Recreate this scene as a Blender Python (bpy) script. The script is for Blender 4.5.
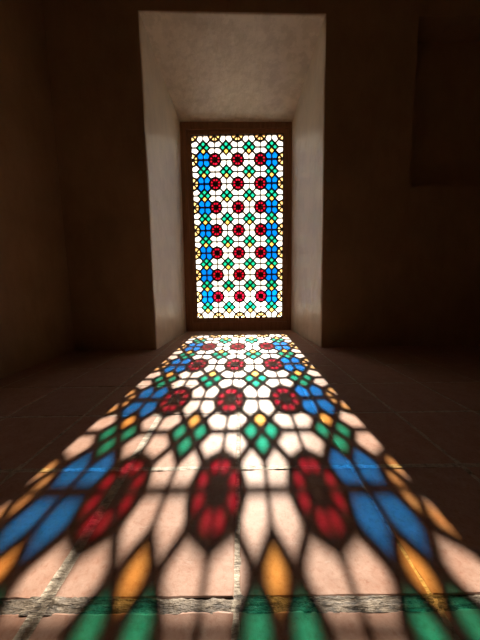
import bpy, bmesh, math, random
from mathutils import Vector, Matrix, noise

for o in list(bpy.data.objects):
    bpy.data.objects.remove(o, do_unlink=True)
scene = bpy.context.scene
C = scene.collection
random.seed(7)

# ------------------------------------------------------------------ camera, sky, sun, exposure
cam_d = bpy.data.cameras.new('camera')
cam = bpy.data.objects.new('camera', cam_d)
C.objects.link(cam)
scene.camera = cam
cam_d.sensor_fit = 'VERTICAL'
cam_d.sensor_height = 32.0
cam_d.lens = 256.6 / 640 * 32.0
cam_d.clip_start = 0.01
R_ = Vector((0.9998988, 0.00093823, -0.01419293))
U_ = Vector((0.01396898, 0.12329555, 0.99227167))
F_ = Vector((-0.00268088, 0.99236955, -0.12326997))
M = Matrix(((R_.x, U_.x, -F_.x, 0), (R_.y, U_.y, -F_.y, 0), (R_.z, U_.z, -F_.z, 0.4), (0, 0, 0, 1)))
cam.matrix_world = M

SUN_DIR = Vector((-0.0480, -2.120, -1.0)).normalized()      # the way the sunlight travels
world = bpy.data.worlds.new('sky')
scene.world = world
world.use_nodes = True
wn = world.node_tree.nodes
wl = world.node_tree.links
wn.clear()
sky = wn.new('ShaderNodeTexSky')
sky.sky_type = 'NISHITA'
sky.sun_disc = False
sky.sun_elevation = math.radians(24.9)
sky.sun_rotation = math.atan2(0.0533, 2.1554)
sky.air_density = 1.0
sky.dust_density = 3.0
sky.ozone_density = 1.0
bg = wn.new('ShaderNodeBackground')
bg.inputs['Strength'].default_value = 0.042
wo = wn.new('ShaderNodeOutputWorld')
wl.new(sky.outputs[0], bg.inputs['Color'])
wl.new(bg.outputs[0], wo.inputs['Surface'])

sd = bpy.data.lights.new('sun', 'SUN')
sd.energy = 21.5
sd.angle = math.radians(0.45)
sd.color = (1.0, 0.91, 0.80)
sun = bpy.data.objects.new('sun', sd)
C.objects.link(sun)
sun.rotation_euler = SUN_DIR.to_track_quat('-Z', 'Y').to_euler()
sun.location = (0.3, 6, 5)

# daylight portal filling the outside of the window opening (guides sky light only, gives none itself)
pd = bpy.data.lights.new('sky_portal', 'AREA')
pd.shape = 'RECTANGLE'
pd.size, pd.size_y = 0.95, 1.8
pd.cycles.is_portal = True
po = bpy.data.objects.new('sky_portal', pd)
C.objects.link(po)
po.location = (-0.01, 2.6, 0.93)
po.rotation_euler = (math.radians(-90), 0, 0)

scene.view_settings.view_transform = 'Standard'
scene.view_settings.look = 'None'
scene.view_settings.exposure = 0.16
scene.view_settings.gamma = 1.0
scene.view_settings.use_curve_mapping = False

# ------------------------------------------------------------------ helpers
def tag(o, label=None, cat=None, kind=None, group=None):
    if label: o['label'] = label
    if cat: o['category'] = cat
    if kind: o['kind'] = kind
    if group: o['group'] = group
    return o

def obj(name, bm, mats, parent=None, smooth=False):
    me = bpy.data.meshes.new(name)
    bm.to_mesh(me)
    bm.free()
    for m in (mats if isinstance(mats, (list, tuple)) else [mats]):
        me.materials.append(m)
    if smooth:
        for p in me.polygons: p.use_smooth = True
    o = bpy.data.objects.new(name, me)
    C.objects.link(o)
    if parent: o.parent = parent
    return o

def hexa(bm, p, mi=0):
    """eight corners: bottom 0-3 counter-clockwise, top 4-7"""
    v = [bm.verts.new(q) for q in p]
    for f in ((3, 2, 1, 0), (4, 5, 6, 7), (0, 1, 5, 4), (1, 2, 6, 5), (2, 3, 7, 6), (3, 0, 4, 7)):
        bm.faces.new([v[i] for i in f]).material_index = mi

def box(bm, x0, x1, y0, y1, z0, z1, mi=0):
    hexa(bm, [(x0, y0, z0), (x1, y0, z0), (x1, y1, z0), (x0, y1, z0),
              (x0, y0, z1), (x1, y0, z1), (x1, y1, z1), (x0, y1, z1)], mi)

def prism(bm, poly, y0, y1, mi=0):
    """x,z outline extruded in depth"""
    a = [bm.verts.new((x, y0, z)) for x, z in poly]
    b = [bm.verts.new((x, y1, z)) for x, z in poly]
    bm.faces.new(a).material_index = mi
    bm.faces.new(b[::-1]).material_index = mi
    n = len(poly)
    for i in range(n):
        j = (i + 1) % n
        bm.faces.new((a[j], a[i], b[i], b[j])).material_index = mi

def new_mat(name):
    m = bpy.data.materials.new(name)
    m.use_nodes = True
    nt = m.node_tree
    return m, nt, nt.nodes['Principled BSDF']

def tex(nt, kind, scale, detail=4, coord='Object', rough=0.5, vec=None):
    tc = nt.nodes.new('ShaderNodeTexCoord')
    t = nt.nodes.new(kind)
    t.inputs['Scale'].default_value = scale
    if 'Detail' in t.inputs: t.inputs['Detail'].default_value = detail
    if 'Roughness' in t.inputs: t.inputs['Roughness'].default_value = rough
    if vec:
        mp = nt.nodes.new('ShaderNodeMapping')
        mp.inputs['Scale'].default_value = vec
        nt.links.new(tc.outputs[coord], mp.inputs[0])
        nt.links.new(mp.outputs[0], t.inputs['Vector'])
    else:
        nt.links.new(tc.outputs[coord], t.inputs['Vector'])
    return t

def ramp(nt, src, stops):
    r = nt.nodes.new('ShaderNodeValToRGB')
    cr = r.color_ramp
    while len(cr.elements) < len(stops): cr.elements.new(0.5)
    for e, (p, c) in zip(cr.elements, stops):
        e.position = p
        e.color = (*c, 1) if len(c) == 3 else c
    nt.links.new(src, r.inputs[0])
    return r

def bump(nt, bs, srcs):
    prev = None
    for s, st, dist in srcs:
        b = nt.nodes.new('ShaderNodeBump')
        b.inputs['Strength'].default_value = st
        b.inputs['Distance'].default_value = dist
        nt.links.new(s, b.inputs['Height'])
        if prev: nt.links.new(prev.outputs[0], b.inputs['Normal'])
        prev = b
    nt.links.new(prev.outputs[0], bs.inputs['Normal'])

def mixc(nt, fac, a, b, mode='MIX'):
    m = nt.nodes.new('ShaderNodeMix')
    m.data_type = 'RGBA'
    m.blend_type = mode
    for s, k in ((fac, 0), (a, 6), (b, 7)):
        if isinstance(s, (int, float)): m.inputs[k].default_value = s
        elif isinstance(s, tuple): m.inputs[k].default_value = (*s, 1)
        else: nt.links.new(s, m.inputs[k])
    return m.outputs[2]

# ------------------------------------------------------------------ materials
def plaster(name, c0, c1, r0=0.32, r1=0.6):
    m, nt, bs = new_mat(name)
    n1 = tex(nt, 'ShaderNodeTexNoise', 2.2, 6, rough=0.6)
    n2 = tex(nt, 'ShaderNodeTexNoise', 14, 5, rough=0.65, vec=(1, 1, 0.45))
    n3 = tex(nt, 'ShaderNodeTexNoise', 90, 3)
    n4 = tex(nt, 'ShaderNodeTexNoise', 6, 3)
    r = ramp(nt, n1.outputs[0], [(0.35, c0), (0.65, c1)])
    r2 = ramp(nt, n2.outputs[0], [(0.3, (0.86, 0.85, 0.83)), (0.6, (1, 1, 1))])
    nt.links.new(mixc(nt, 1.0, r.outputs[0], r2.outputs[0], 'MULTIPLY'), bs.inputs['Base Color'])
    rr = ramp(nt, n2.outputs[0], [(0.3, (r0,) * 3), (0.7, (r1,) * 3)])
    nt.links.new(rr.outputs[0], bs.inputs['Roughness'])
    bump(nt, bs, [(n4.outputs[0], 0.35, 0.02), (n2.outputs[0], 0.35, 0.006), (n3.outputs[0], 0.25, 0.0015)])
    return m

M_plaster = plaster('earth_plaster', (0.46, 0.31, 0.17), (0.56, 0.385, 0.22))
M_reveal = plaster('smoothed_plaster', (0.74, 0.62, 0.47), (0.88, 0.75, 0.58), 0.32, 0.52)
M_soffit = plaster('polished_soffit_plaster', (0.74, 0.62, 0.47), (0.88, 0.75, 0.58), 0.16, 0.40)
M_ceiling = plaster('ceiling_plaster', (0.42, 0.33, 0.23), (0.5, 0.4, 0.28))

def make_wood(name, c0, c1):
    m, nt, bs = new_mat(name)
    n = tex(nt, 'ShaderNodeTexNoise', 9, 6, rough=0.6, vec=(6, 6, 0.6))
    r = ramp(nt, n.outputs[0], [(0.3, c0), (0.7, c1)])
    nt.links.new(r.outputs[0], bs.inputs['Base Color'])
    bs.inputs['Roughness'].default_value = 0.5
    bump(nt, bs, [(n.outputs[0], 0.3, 0.002)])
    return m
M_wood = make_wood('brown_wood', (0.24, 0.11, 0.045), (0.38, 0.18, 0.08))
M_lattice = make_wood('dark_lattice_wood', (0.035, 0.018, 0.010), (0.075, 0.038, 0.02))

def glass(name, col, haze=0.20):
    """coloured pane: both faces tint the light that passes, a little is scattered, a little is reflected"""
    m = bpy.data.materials.new(name)
    m.use_nodes = True
    nt = m.node_tree
    nt.nodes.clear()
    s = tuple(math.sqrt(c) for c in col)
    tr = nt.nodes.new('ShaderNodeBsdfTransparent')
    n = tex(nt, 'ShaderNodeTexNoise', 9, 3)
    r = ramp(nt, n.outputs[0], [(0.35, tuple(c * 0.93 for c in s)), (0.62, s)])
    nt.links.new(r.outputs[0], tr.inputs[0])
    tl = nt.nodes.new('ShaderNodeBsdfTranslucent')
    tl.inputs[0].default_value = (*col, 1)
    mx = nt.nodes.new('ShaderNodeMixShader')
    mx.inputs[0].default_value = haze
    nt.links.new(tr.outputs[0], mx.inputs[1])
    nt.links.new(tl.outputs[0], mx.inputs[2])
    gl = nt.nodes.new('ShaderNodeBsdfGlossy')
    gl.inputs['Roughness'].default_value = 0.15
    fr = nt.nodes.new('ShaderNodeFresnel')
    fr.inputs[0].default_value = 1.3
    m2 = nt.nodes.new('ShaderNodeMixShader')
    nt.links.new(fr.outputs[0], m2.inputs[0])
    nt.links.new(mx.outputs[0], m2.inputs[1])
    nt.links.new(gl.outputs[0], m2.inputs[2])
    o = nt.nodes.new('ShaderNodeOutputMaterial')
    nt.links.new(m2.outputs[0], o.inputs['Surface'])
    return m

G_white = glass('clear_glass', (0.97, 0.96, 0.93))
G_red = glass('ruby_glass', (0.46, 0.007, 0.040))
G_blue = glass('blue_glass', (0.001, 0.195, 0.72))
G_green = glass('green_glass', (0.012, 0.42, 0.28))
G_yellow = glass('amber_glass', (0.98, 0.60, 0.16))
G_cream = glass('pale_amber_glass', (0.98, 0.68, 0.30))
GL = [G_white, G_blue, G_green, G_yellow, G_cream]

# floor tile: fired clay, worn, pink-buff, with a per-tile tint
M_tile, nt, bs = new_mat('fired_clay_tile')
at = nt.nodes.new('ShaderNodeAttribute')
at.attribute_name = 'tile_tint'
n1 = tex(nt, 'ShaderNodeTexNoise', 22, 8, rough=0.7)
n2 = tex(nt, 'ShaderNodeTexNoise', 130, 4, rough=0.7)
n3 = tex(nt, 'ShaderNodeTexNoise', 5, 3)
n5 = tex(nt, 'ShaderNodeTexNoise', 46, 6, rough=0.75, vec=(0.6, 1.6, 1))
base = mixc(nt, at.outputs['Fac'], (0.46, 0.315, 0.250), (0.54, 0.325, 0.235))
mot = ramp(nt, n1.outputs[0], [(0.32, (0.84, 0.72, 0.66)), (0.60, (1.0, 1.0, 1.0))])
sp = ramp(nt, n2.outputs[0], [(0.30, (0.86, 0.74, 0.68)), (0.50, (1, 1, 1))])
pale = ramp(nt, n5.outputs[0], [(0.60, (0, 0, 0)), (0.72, (0.5, 0.5, 0.5))])
c = mixc(nt, 1.0, base, mot.outputs[0], 'MULTIPLY')
c = mixc(nt, 1.0, c, sp.outputs[0], 'MULTIPLY')
c = mixc(nt, pale.outputs[0], c, (0.62, 0.50, 0.42))
nt.links.new(c, bs.inputs['Base Color'])
rr = ramp(nt, n1.outputs[0], [(0.3, (0.40,) * 3), (0.7, (0.60,) * 3)])
nt.links.new(rr.outputs[0], bs.inputs['Roughness'])
bs.inputs['Specular IOR Level'].default_value = 0.22
bump(nt, bs, [(n3.outputs[0], 0.25, 0.01), (n1.outputs[0], 0.25, 0.0025), (n2.outputs[0], 0.35, 0.0007)])

def grout(name, stops, dark):
    m, nt, bs = new_mat(name)
    n1 = tex(nt, 'ShaderNodeTexNoise', 60, 7, rough=0.7)
    n2 = tex(nt, 'ShaderNodeTexNoise', 190, 4, rough=0.7)
    n3 = tex(nt, 'ShaderNodeTexNoise', 30, 6, rough=0.65, vec=(0.5, 2.2, 1))
    cr = ramp(nt, n3.outputs[0], [(0.455, (1, 1, 1)), (0.485, (dark,) * 3), (0.515, (1, 1, 1))])
    r = ramp(nt, n1.outputs[0], stops)
    nt.links.new(mixc(nt, 1.0, r.outputs[0], cr.outputs[0], 'MULTIPLY'), bs.inputs['Base Color'])
    bs.inputs['Roughness'].default_value = 0.6
    bump(nt, bs, [(n3.outputs[0], 0.8, 0.006), (n1.outputs[0], 0.7, 0.003), (n2.outputs[0], 0.5, 0.001)])
    return m
M_grout = grout('lime_grout', [(0.30, (0.22, 0.16, 0.11)), (0.45, (0.50, 0.40, 0.29)), (0.60, (0.68, 0.57, 0.43))], 0.7)
M_worn = grout('worn_crumbling_grout', [(0.34, (0.10, 0.07, 0.045)), (0.55, (0.24, 0.18, 0.12)), (0.72, (0.50, 0.41, 0.30))], 0.3)

M_ground, nt, bs = new_mat('pale_courtyard_stone')
n1 = tex(nt, 'ShaderNodeTexNoise', 3, 6)
r = ramp(nt, n1.outputs[0], [(0.3, (0.46, 0.41, 0.34)), (0.7, (0.58, 0.52, 0.44))])
nt.links.new(r.outputs[0], bs.inputs['Base Color'])
bs.inputs['Roughness'].default_value = 0.8

# ------------------------------------------------------------------ the room
XL, XR, YB, YF, ZC = -1.11, 2.9, 1.68, -2.6, 2.75
YO = 2.56                                                    # outer face of the window wall
# niche outline at the room face and at the window: left, right, top
A_l, A_r, A_tl, A_tr = (-0.562, 0.0), (0.533, 0.0), (-0.559, 1.984), (0.510, 1.951)
B_l, B_r, B_tl, B_tr = (-0.516, 0.0), (0.474, 0.0), (-0.500, 1.826), (0.464, 1.812)
YW = 2.400                                                   # room face of the window frame

# floor of clay tiles in a grout bed
T, X0, Y0 = 0.2493, -0.0105, 0.2805
gx = {-2: 0.008, -1: 0.013, 0: 0.0065, 1: 0.0035, 2: 0.006}
gy = {0: 0.0135, 1: 0.0060, 2: 0.0050, 3: 0.0045, 4: 0.0045}
def lx(i): return X0 + i * T + (0.004 if i == 1 else 0)
def ly(j): return Y0 + j * T
bm = bmesh.new()
tint = bm.loops.layers.float_color.new('tile_tint')
rnd = random.Random(3)
for i in range(-5, 12):
    for j in range(-12, 10):
        xa, xb = lx(i) + gx.get(i, 0.006) / 2, lx(i + 1) - gx.get(i + 1, 0.006) / 2
        ya, yb = ly(j) + gy.get(j, 0.005) / 2, ly(j + 1) - gy.get(j + 1, 0.005) / 2
        xa, xb = max(xa, XL - 0.05), min(xb, XR + 0.05)
        ya, yb = max(ya, YF - 0.05), min(yb, YW + 0.02)
        if xb - xa < 0.02 or yb - ya < 0.02: continue
        near = -3 <= i <= 2 and -1 <= j <= 5
        n = 14 if near else 3
        amp = 0.0010 if near else 0.0
        pts = []
        for k in range(n): pts.append((xa + (xb - xa) * k / n, ya, 0, 1))
        for k in range(n): pts.append((xb, ya + (yb - ya) * k / n, 1, 0))
        for k in range(n): pts.append((xb - (xb - xa) * k / n, yb, 0, 1))
        for k in range(n): pts.append((xa, yb - (yb - ya) * k / n, 1, 0))
        cx, cy = (xa + xb) / 2, (ya + yb) / 2
        zt = rnd.uniform(-0.0007, 0.0007)
        tx, ty = rnd.uniform(-0.004, 0.004), rnd.uniform(-0.004, 0.004)
        top, mid, low = [], [], []
        for (x, y, sx, sy) in pts:
            w = noise.noise(Vector((x * 45, y * 45, i + j * 3.1))) * amp * 1.6
            w += (rnd.random() - 0.5) * amp * 0.5
            px, py = x + w * sx, y + w * sy
            dx, dy = cx - px, cy - py
            L = math.hypot(dx, dy) or 1
            ux, uy = dx / L, dy / L
            z = zt + tx * (px - cx) + ty * (py - cy)
            top.append(bm.verts.new((px + ux * 0.0030, py + uy * 0.0030, z)))
            mid.append(bm.verts.new((px + ux * 0.0008, py + uy * 0.0008, z - 0.0007)))
            low.append(bm.verts.new((px, py, -0.010)))
        tv = rnd.uniform(0.35, 1.0)
        fs = [bm.faces.new(top)]
        m_ = len(pts)
        for k in range(m_):
            q = (k + 1) % m_
            fs.append(bm.faces.new((mid[k], mid[q], top[q], top[k])))
            fs.append(bm.faces.new((low[k], low[q], mid[q], mid[k])))
        for f in fs:
            f.material_index = 0
            for l in f.loops: l[tint] = (tv, tv, tv, 1)
# grout bed, slightly uneven, just below the tile tops
def gz(x, y):
    ridge = 0.0014 if abs(y - ly(1)) < 0.02 else (0.0009 if abs(x - lx(-1)) < 0.02 else 0.0)
    return ridge - 0.0009 + 0.0012 * noise.noise(Vector((x * 30, y * 30, 5.0))) + 0.0008 * noise.noise(Vector((x * 110, y * 110, 1.0)))
def grout_strip(x0, x1, y0, y1, nx, ny, mi=1):
    g = [[bm.verts.new((x0 + (x1 - x0) * a / nx, y0 + (y1 - y0) * b / ny,
          gz(x0 + (x1 - x0) * a / nx, y0 + (y1 - y0) * b / ny))) for a in range(nx + 1)] for b in range(ny + 1)]
    for b in range(ny):
        for a in range(nx):
            f = bm.faces.new((g[b][a], g[b][a + 1], g[b + 1][a + 1], g[b + 1][a]))
            f.material_index = mi
            f.smooth = True
for i in range(-4, 12):
    x = lx(i); w = gx.get(i, 0.006) / 2 + 0.003
    if x - w < XL - 0.05 or x + w > XR + 0.05: continue
    grout_strip(x - w, x + w, YF - 0.05, YW + 0.02, 2, 900 if -2 <= i <= 2 else 60)
for j in range(-11, 10):
    y = ly(j); w = gy.get(j, 0.005) / 2 + 0.003
    if y + w > YW + 0.02 or y - w < YF - 0.05: continue
    grout_strip(XL - 0.05, XR + 0.05, y - w, y + w, 900 if 0 <= j <= 4 else 60, 2 if j else 6, 2 if j == 0 else 1)
box(bm, XL - 0.3, XR + 0.3, YF - 0.3, YO, -0.12, -0.008, 1)
floor = obj('floor', bm, [M_tile, M_grout, M_worn])
tag(floor, 'floor of square pinkish clay tiles with pale grout, crossed by coloured window light', 'floor', 'structure')

# window wall: solid masonry around the deep niche, with the shallow recess on the right
bm = bmesh.new()
g = 0.04
RX0, RX1, RZ0, RZ1, RD = 1.05, 1.95, 1.012, 1.935, 0.16
YM = 2.30
box(bm, XL - 0.3, A_l[0] - g, YB, YM, 0, ZC)                                     # left pier
hexa(bm, [(XL - 0.3, YM, 0), (B_l[0] - 0.02, YM, 0), (B_l[0] - 0.002, YO, 0), (XL - 0.3, YO, 0),
          (XL - 0.3, YM, ZC), (B_tl[0] - 0.02, YM, ZC), (B_tl[0] - 0.002, YO, ZC), (XL - 0.3, YO, ZC)])
box(bm, A_r[0] + g, RX0, YB, YM, 0, ZC)                                          # right pier up to the recess
hexa(bm, [(B_r[0] + 0.02, YM, 0), (XR + 0.3, YM, 0), (XR + 0.3, YO, 0), (B_r[0] + 0.002, YO, 0),
          (B_tr[0] + 0.02, YM, ZC), (XR + 0.3, YM, ZC), (XR + 0.3, YO, ZC), (B_tr[0] + 0.002, YO, ZC)])
box(bm, RX0, RX1, YB, YM, 0, RZ0)
box(bm, RX0, RX1, YB, YM, RZ1, ZC)
box(bm, RX0, RX1, YB + RD, YM, RZ0, RZ1)
box(bm, RX1, XR + 0.3, YB, YM, 0, ZC)
box(bm, A_l[0] - g, A_r[0] + g, YB, YM, 1.984 + g, ZC)                           # over the niche
hexa(bm, [(B_l[0] - 0.02, YM, 1.862), (B_r[0] + 0.02, YM, 1.862), (B_r[0] + 0.02, YO, 1.828), (B_l[0] - 0.02, YO, 1.828),
          (B_l[0] - 0.02, YM, ZC), (B_r[0] + 0.02, YM, ZC), (B_r[0] + 0.02, YO, ZC), (B_l[0] - 0.02, YO, ZC)])
wall_back = obj('wall_back', bm, M_plaster)
tag(wall_back, 'dark earth-plastered wall holding the deep window niche and a shallow recess', 'wall', 'structure')

# the niche lining: two jambs and a sloping soffit, each hand-plastered, with a softened arris
def lerp(a, b, t): return tuple(p + (q - p) * t for p, q in zip(a, b))
prof = [(0.075, 0.0), (0.040, 0.0), (0.012, 0.0), (0.0065, 0.0012), (0.0025, 0.0040), (0.0008, 0.0080), (0.0, 0.014)]
ND = 40
def front(P, out, o): return (P[0] + out[0] * o, P[1] + out[1] * o)
def lining(name, Pa, Pb, Qa, Qb, oa, ob, n, nrm, label):
    """Pa..Pb edge at the room face, Qa..Qb edge at the window"""
    bm = bmesh.new()
    rows = []
    rings = []
    for o, d in prof: rings.append((o, YB + d, 0.0))
    for k in range(1, ND + 1):
        t = k / ND
        rings.append((0.0, YB + 0.014 + (YW + 0.01 - YB - 0.014) * t, t))
    for (o, y, t) in rings:
        a = lerp(front(Pa, oa, o), Qa, t)
        b = lerp(front(Pb, ob, o), Qb, t)
        row = []
        for k in range(n + 1):
            x, z = lerp(a, b, k / n)
            p = Vector((x, y, z))
            q = noise.noise(Vector((x * 3.1, y * 3.1, z * 3.1))) * 0.0035 + noise.noise(Vector((x * 9, y * 9, z * 9))) * 0.0012
            edge = min(1.0, (1 - t) * 6)
            if o > 0.03: q = 0.0008
            if y < YB + 0.002:
                p.y -= abs(q) * (0.25 if o < 0.03 else 0) + 0.0006 * (o < 0.05)
            else:
                if k in (0, n): q *= 0.0
                p += Vector((nrm[0], 0, nrm[1])) * q * edge
            row.append(bm.verts.new(p))
        rows.append(row)
    for r in range(len(rows) - 1):
        for k in range(n):
            bm.faces.new((rows[r][k], rows[r][k + 1], rows[r + 1][k + 1], rows[r + 1][k]))
    bmesh.ops.recalc_face_normals(bm, faces=bm.faces)
    o = obj(name, bm, [M_soffit if name == 'soffit' else M_reveal, M_plaster], wall_back, smooth=True)
    for p in o.data.polygons:
        if all(o.data.vertices[v].co.y < YB + 0.001 for v in p.vertices): p.material_index = 1
    tag(o, label)
    return o
lining('jamb', A_l, A_tl, B_l, B_tl, (-1, 0), (-1, 1), 60, (1, 0), 'left jamb of smoothed pale plaster')
lining('jamb', A_r, A_tr, B_r, B_tr, (1, 0), (1, 1), 60, (-1, 0), 'right jamb of smoothed pale plaster')
lining('soffit', A_tl, A_tr, B_tl, B_tr, (-1, 1), (1, 1), 40, (0, -1), 'sloping pale soffit with glossy patches')

bm = bmesh.new(); box(bm, XL - 0.3, XL, YF - 0.3, YB, 0, ZC)
tag(obj('wall_left', bm, M_plaster), 'plain earth-plastered side wall in shade left of the window wall', 'wall', 'structure')
bm = bmesh.new(); box(bm, XR, XR + 0.3, YF - 0.3, YB, 0, ZC)
tag(obj('wall_right', bm, M_plaster), 'plain earth-plastered side wall to the right', 'wall', 'structure')
bm = bmesh.new(); box(bm, XL, XR, YF - 0.3, YF, 0, ZC)
tag(obj('wall_front', bm, M_plaster), 'plain earth-plastered wall opposite the window', 'wall', 'structure')
bm = bmesh.new(); box(bm, XL - 0.3, XR + 0.3, YF - 0.3, YO, ZC, ZC + 0.2)
tag(obj('ceiling', bm, M_ceiling), 'plain plastered ceiling above the window wall', 'ceiling', 'structure')
bm = bmesh.new(); box(bm, -40, 40, YO + 0.001, 80, -0.5, -0.2)
tag(obj('ground', bm, M_ground), 'pale sunlit courtyard ground outside the window', 'ground', 'structure')

# ------------------------------------------------------------------ the coloured-glass window
P, XC, ZB, YG = 0.2011, -0.0074, 0.1217, 2.430
GX0, GX1, GZ0, GZ1 = XC - 2 * P, XC + 2 * P, ZB, ZB + 8 * P
win = bpy.data.objects.new('window_1', None)
C.objects.link(win)
win.location = (XC, YG, 0)
tag(win, 'tall brown wooden window frame set at the end of the deep plaster niche', 'window', 'structure')
panel = bpy.data.objects.new('stained_glass_panel', None)
C.objects.link(panel)
panel.location = (XC, YG, 0)
tag(panel, 'tall wooden lattice panel of ruby, blue, green and amber glass in the window frame', 'stained glass')
off = Vector((-XC, -YG, 0))
def wobj(name, bm, mats, label=None, parent=None):
    bmesh.ops.translate(bm, verts=bm.verts, vec=off)
    o = obj(name, bm, mats, parent or win)
    if label: o['label'] = label
    return o

# frame members: mitred, stepped section (outer face, rabbet, thin inner bead)
def frame_ring(bm, outer, inner, y0, y1):
    (ox0, ox1, oz0, oz1, ox0t, ox1t, oz1r), (ix0, ix1, iz0, iz1) = outer, inner
    O = [(ox0, oz0), (ox1, oz0), (ox1t, oz1r), (ox0t, oz1)]
    I = [(ix0, iz0), (ix1, iz0), (ix1, iz1), (ix0, iz1)]
    for k in range(4):
        q = (k + 1) % 4
        prism(bm, [O[k], O[q], I[q], I[k]], y0, y1)
bw = 0.012
s1 = 0.030
frame_outer = (B_l[0] - 0.001, B_r[0] + 0.001, 0.0, B_tl[1], B_tl[0] - 0.001, B_tr[0] + 0.001, B_tr[1])
bm = bmesh.new()
frame_ring(bm, frame_outer, (GX0 - s1 - 0.012, GX1 + s1 + 0.012, GZ0 - s1 - 0.012, GZ1 + s1 + 0.006), YW, YG + 0.05)
bmesh.ops.recalc_face_normals(bm, faces=bm.faces)
wobj('window_frame', bm, M_wood)
bm = bmesh.new()
e = (GX0 - s1 - 0.012, GX1 + s1 + 0.012, GZ0 - s1 - 0.012, GZ1 + s1 + 0.006, GX0 - s1 - 0.012, GX1 + s1 + 0.012, GZ1 + s1 + 0.006)
frame_ring(bm, e, (GX0 - 0.004, GX1 + 0.004, GZ0 - 0.004, GZ1 + 0.004), YG - 0.014, YG + 0.03)
bmesh.ops.recalc_face_normals(bm, faces=bm.faces)
wobj('sash', bm, M_wood)

# pattern, in units of one repeat: rosettes at whole numbers, diamond groups at halves
RO, RH, DD = 0.272, 0.108, 0.29
c45 = math.sqrt(0.5)
segs = {}
def seg(a, b, w):
    a = (round(a[0], 4), round(a[1], 4)); b = (round(b[0], 4), round(b[1], 4))
    k = (min(a, b), max(a, b))
    segs[k] = max(w, segs.get(k, 0))
panes = []                                                   # (outline, colour index)
WB, WT = 0.0140, 0.0105
for ci in range(4):
    for cj in range(8):
        cx, cy = ci + 0.5, cj + 0.5
        tip = {(1, 0): (cx + DD, cy), (-1, 0): (cx - DD, cy), (0, 1): (cx, cy + DD), (0, -1): (cx, cy - DD)}
        h2 = DD / 2
        jn = {(sx, sy): (cx + sx * h2, cy + sy * h2) for sx in (-1, 1) for sy in (-1, 1)}
        # the four diamonds: three green over one amber
        for (dx, dy), tp in tip.items():
            if dx: a, b = jn[(dx, -1)], jn[(dx, 1)]
            else: a, b = jn[(-1, dy)], jn[(1, dy)]
            col = 3 if (dx, dy) == (0, -1) else 2
            panes.append(([(cx, cy), a, tp, b], col, (cx, cy)))
            seg(a, tp, WB); seg(b, tp, WB)
        for s in jn.values(): seg((cx, cy), s, WB)
        # eight petals and the bars between them
        for sx in (-1, 1):
            for sy in (-1, 1):
                qx, qy = cx + sx * 0.5, cy + sy * 0.5        # rosette centre
                d45 = (qx - sx * RO * c45, qy - sy * RO * c45)
                axh = (qx - sx * RO, qy)                     # on the level line towards the cell middle
                axv = (qx, qy - sy * RO)
                J = jn[(sx, sy)]
                outer_col = ci in (0, 3)
                mh = (cx, qy)                                # crossing between two rosettes side by side
                mv = (qx, cy)
                ch = 1 if (outer_col and 0 < qy < 8) else 0
                panes.append(([mh, axh, d45, J, (cx, cy + sy * DD)], ch, mh))
                panes.append(([mv, axv, d45, J, (cx + sx * DD, cy)], 0, mv))
                seg(J, d45, WB)
                seg(mh, (cx, cy + sy * DD), WT * (1.35 if ch else 1)); seg(J, d45, WB * (1.2 if ch else 1)); seg(mv, (cx + sx * DD, cy), WT)
                seg(mh, axh, WT * (1.35 if ch else 1)); seg(mv, axv, WT)
                seg(axh, d45, WB * 1.15); seg(axv, d45, WB * 1.15)
                if qx in (0, 4) or qy in (0, 8):             # part-rosettes along the border are pale amber
                    for a, b in ((axh, d45), (axv, d45)):
                        ha = (qx + (a[0] - qx) * RH / RO, qy + (a[1] - qy) * RH / RO)
                        hb = (qx + (b[0] - qx) * RH / RO, qy + (b[1] - qy) * RH / RO)
                        panes.append(([ha, a, b, hb], 4, (qx, qy)))
                    seg((qx, qy), d45, WB * 1.1); seg((qx, qy), axh, WT); seg((qx, qy), axv, WT)
def wp(p): return (GX0 + p[0] * P, GZ0 + p[1] * P)
def bar(bm, a, b, w, y0, y1):
    ax, az = wp(a); bx, bz = wp(b)
    dx, dz = bx - ax, bz - az
    L = math.hypot(dx, dz)
    ux, uz = dx / L, dz / L
    e_ = w * 0.30
    nx, nz = -uz * w / 2, ux * w / 2
    ax -= ux * e_; az -= uz * e_; bx += ux * e_; bz += uz * e_
    poly = [(ax + nx, az + nz), (ax - nx, az - nz), (bx - nx, bz - nz), (bx + nx, bz + nz)]
    if min(abs(a[0] - 0) + abs(b[0] - 0), abs(a[0] - 4) + abs(b[0] - 4)) < 1e-6: return
    if min(abs(a[1] - 0) + abs(b[1] - 0), abs(a[1] - 8) + abs(b[1] - 8)) < 1e-6: return
    cl = lambda q: (min(max(q[0], GX0 - 0.003), GX1 + 0.003), min(max(q[1], GZ0 - 0.003), GZ1 + 0.003))
    prism(bm, [cl(q) for q in poly], y0, y1)
bm = bmesh.new()
for k, ((a, b), w) in enumerate(segs.items()):
    d = 0.0003 * (k % 3)
    bar(bm, a, b, w, YG - 0.0060 - d, YG + 0.0060 + d)
for qx in range(5):                                          # hubs of the border part-rosettes
    for qy in range(9):
        if qx in (0, 4) or qy in (0, 8):
            pts = []
            for k in range(8):
                t = math.radians(45 * k)
                pts.append((qx + 0.7 * RH * math.cos(t), qy + 0.7 * RH * math.sin(t)))
            pp = []
            for p in pts:
                x, z = wp(p)
                q = (min(max(x, GX0 - 0.003), GX1 + 0.003), min(max(z, GZ0 - 0.003), GZ1 + 0.003))
                if q not in pp: pp.append(q)
            prism(bm, pp, YG - 0.0055, YG + 0.0055)
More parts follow.
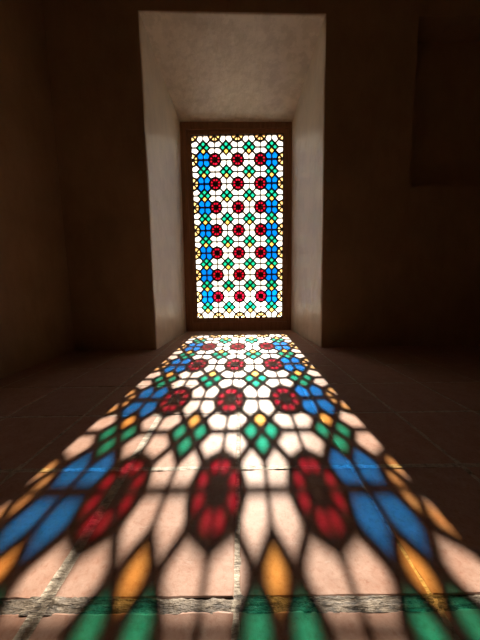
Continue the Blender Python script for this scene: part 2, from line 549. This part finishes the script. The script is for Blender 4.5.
# thin beads closing the pattern against the sash
for (x0, x1, z0, z1) in ((GX0 - 0.006, GX0 + 0.0035, GZ0, GZ1), (GX1 - 0.0035, GX1 + 0.006, GZ0, GZ1),
                         (GX0 - 0.006, GX1 + 0.006, GZ0 - 0.006, GZ0 + 0.0035), (GX0 - 0.006, GX1 + 0.006, GZ1 - 0.0035, GZ1 + 0.006)):
    box(bm, x0, x1, YG - 0.006, YG + 0.006, z0, z1)
bmesh.ops.recalc_face_normals(bm, faces=bm.faces)
wobj('lattice', bm, M_lattice, 'dark wooden bars', panel)

PANE = [('clear_glass_pane', 'clear glass petals'), ('blue_glass_pane', 'blue glass petals'), ('green_glass_pane', 'green glass diamonds'),
        ('amber_glass_pane', 'amber glass diamond'), ('pale_amber_glass_pane', 'pale amber glass slivers on the border')]
clusters = {}
for poly, col, key in panes: clusters.setdefault((col, key), []).append(poly)
for (col, key), polys in clusters.items():
    bm = bmesh.new()
    for poly in polys:
        n = len(poly)
        mx, my = sum(p[0] for p in poly) / n, sum(p[1] for p in poly) / n
        q = [wp((p[0] + (mx - p[0]) * 0.03, p[1] + (my - p[1]) * 0.03)) for p in poly]
        prism(bm, q, YG - 0.0012, YG + 0.0012)
    bmesh.ops.recalc_face_normals(bm, faces=bm.faces)
    wobj(PANE[col][0], bm, GL[col], PANE[col][1], panel)

# full rosettes: eight ruby petals, turned hub, radiating spokes
def rosette(cx, cy):
    bm = bmesh.new()
    ring = []
    for k in range(8):
        t0, t1 = math.radians(45 * k), math.radians(45 * k + 45)
        s = 0.02
        A = [(RH, t0 + s * 3), (RO * 0.985, t0 + s), (RO * 0.985, t1 - s), (RH, t1 - s * 3)]
        prism(bm, [(r * P * math.cos(t), r * P * math.sin(t)) for r, t in A], -0.0012, 0.0012, 0)
    bmesh.ops.recalc_face_normals(bm, faces=bm.faces)
    return bm
def hub():
    bm = bmesh.new()
    for k in range(8):
        t = math.radians(45 * k)
        w = (0.0125 if k % 2 else 0.0090) / 2
        ux, uz = math.cos(t), math.sin(t)
        a, b = RH * P * 0.6, RO * P * 0.97
        prism(bm, [(ux * a - uz * w, uz * a + ux * w), (ux * a + uz * w, uz * a - ux * w),
                   (ux * b + uz * w, uz * b - ux * w), (ux * b - uz * w, uz * b + ux * w)], -0.0072, 0.0072)
    prism(bm, [(RH * 1.12 * P * math.cos(math.radians(22.5 * k)), RH * 1.12 * P * math.sin(math.radians(22.5 * k))) for k in range(16)], -0.0056, 0.0056)
    prism(bm, [(RH * 0.6 * P * math.cos(math.radians(45 * k)), RH * 0.6 * P * math.sin(math.radians(45 * k))) for k in range(8)], -0.0080, 0.0075)
    bmesh.ops.recalc_face_normals(bm, faces=bm.faces)
    return bm
first = None
for cy in range(1, 8):
    for cx in range(1, 4):
        if first is None:
            first = o = obj('rosette', rosette(0, 0), G_red, panel)
            o['label'] = 'ruby glass rosette of eight petals'
            fh = h_ = obj('hub', hub(), M_lattice, o)
            h_['label'] = 'dark wooden hub with eight spokes'
        else:
            o = first.copy(); C.objects.link(o); o.parent = panel
            h_ = fh.copy(); C.objects.link(h_); h_.parent = o
        x, z = wp((cx, cy))
        o.location = (x - XC, 0, z)
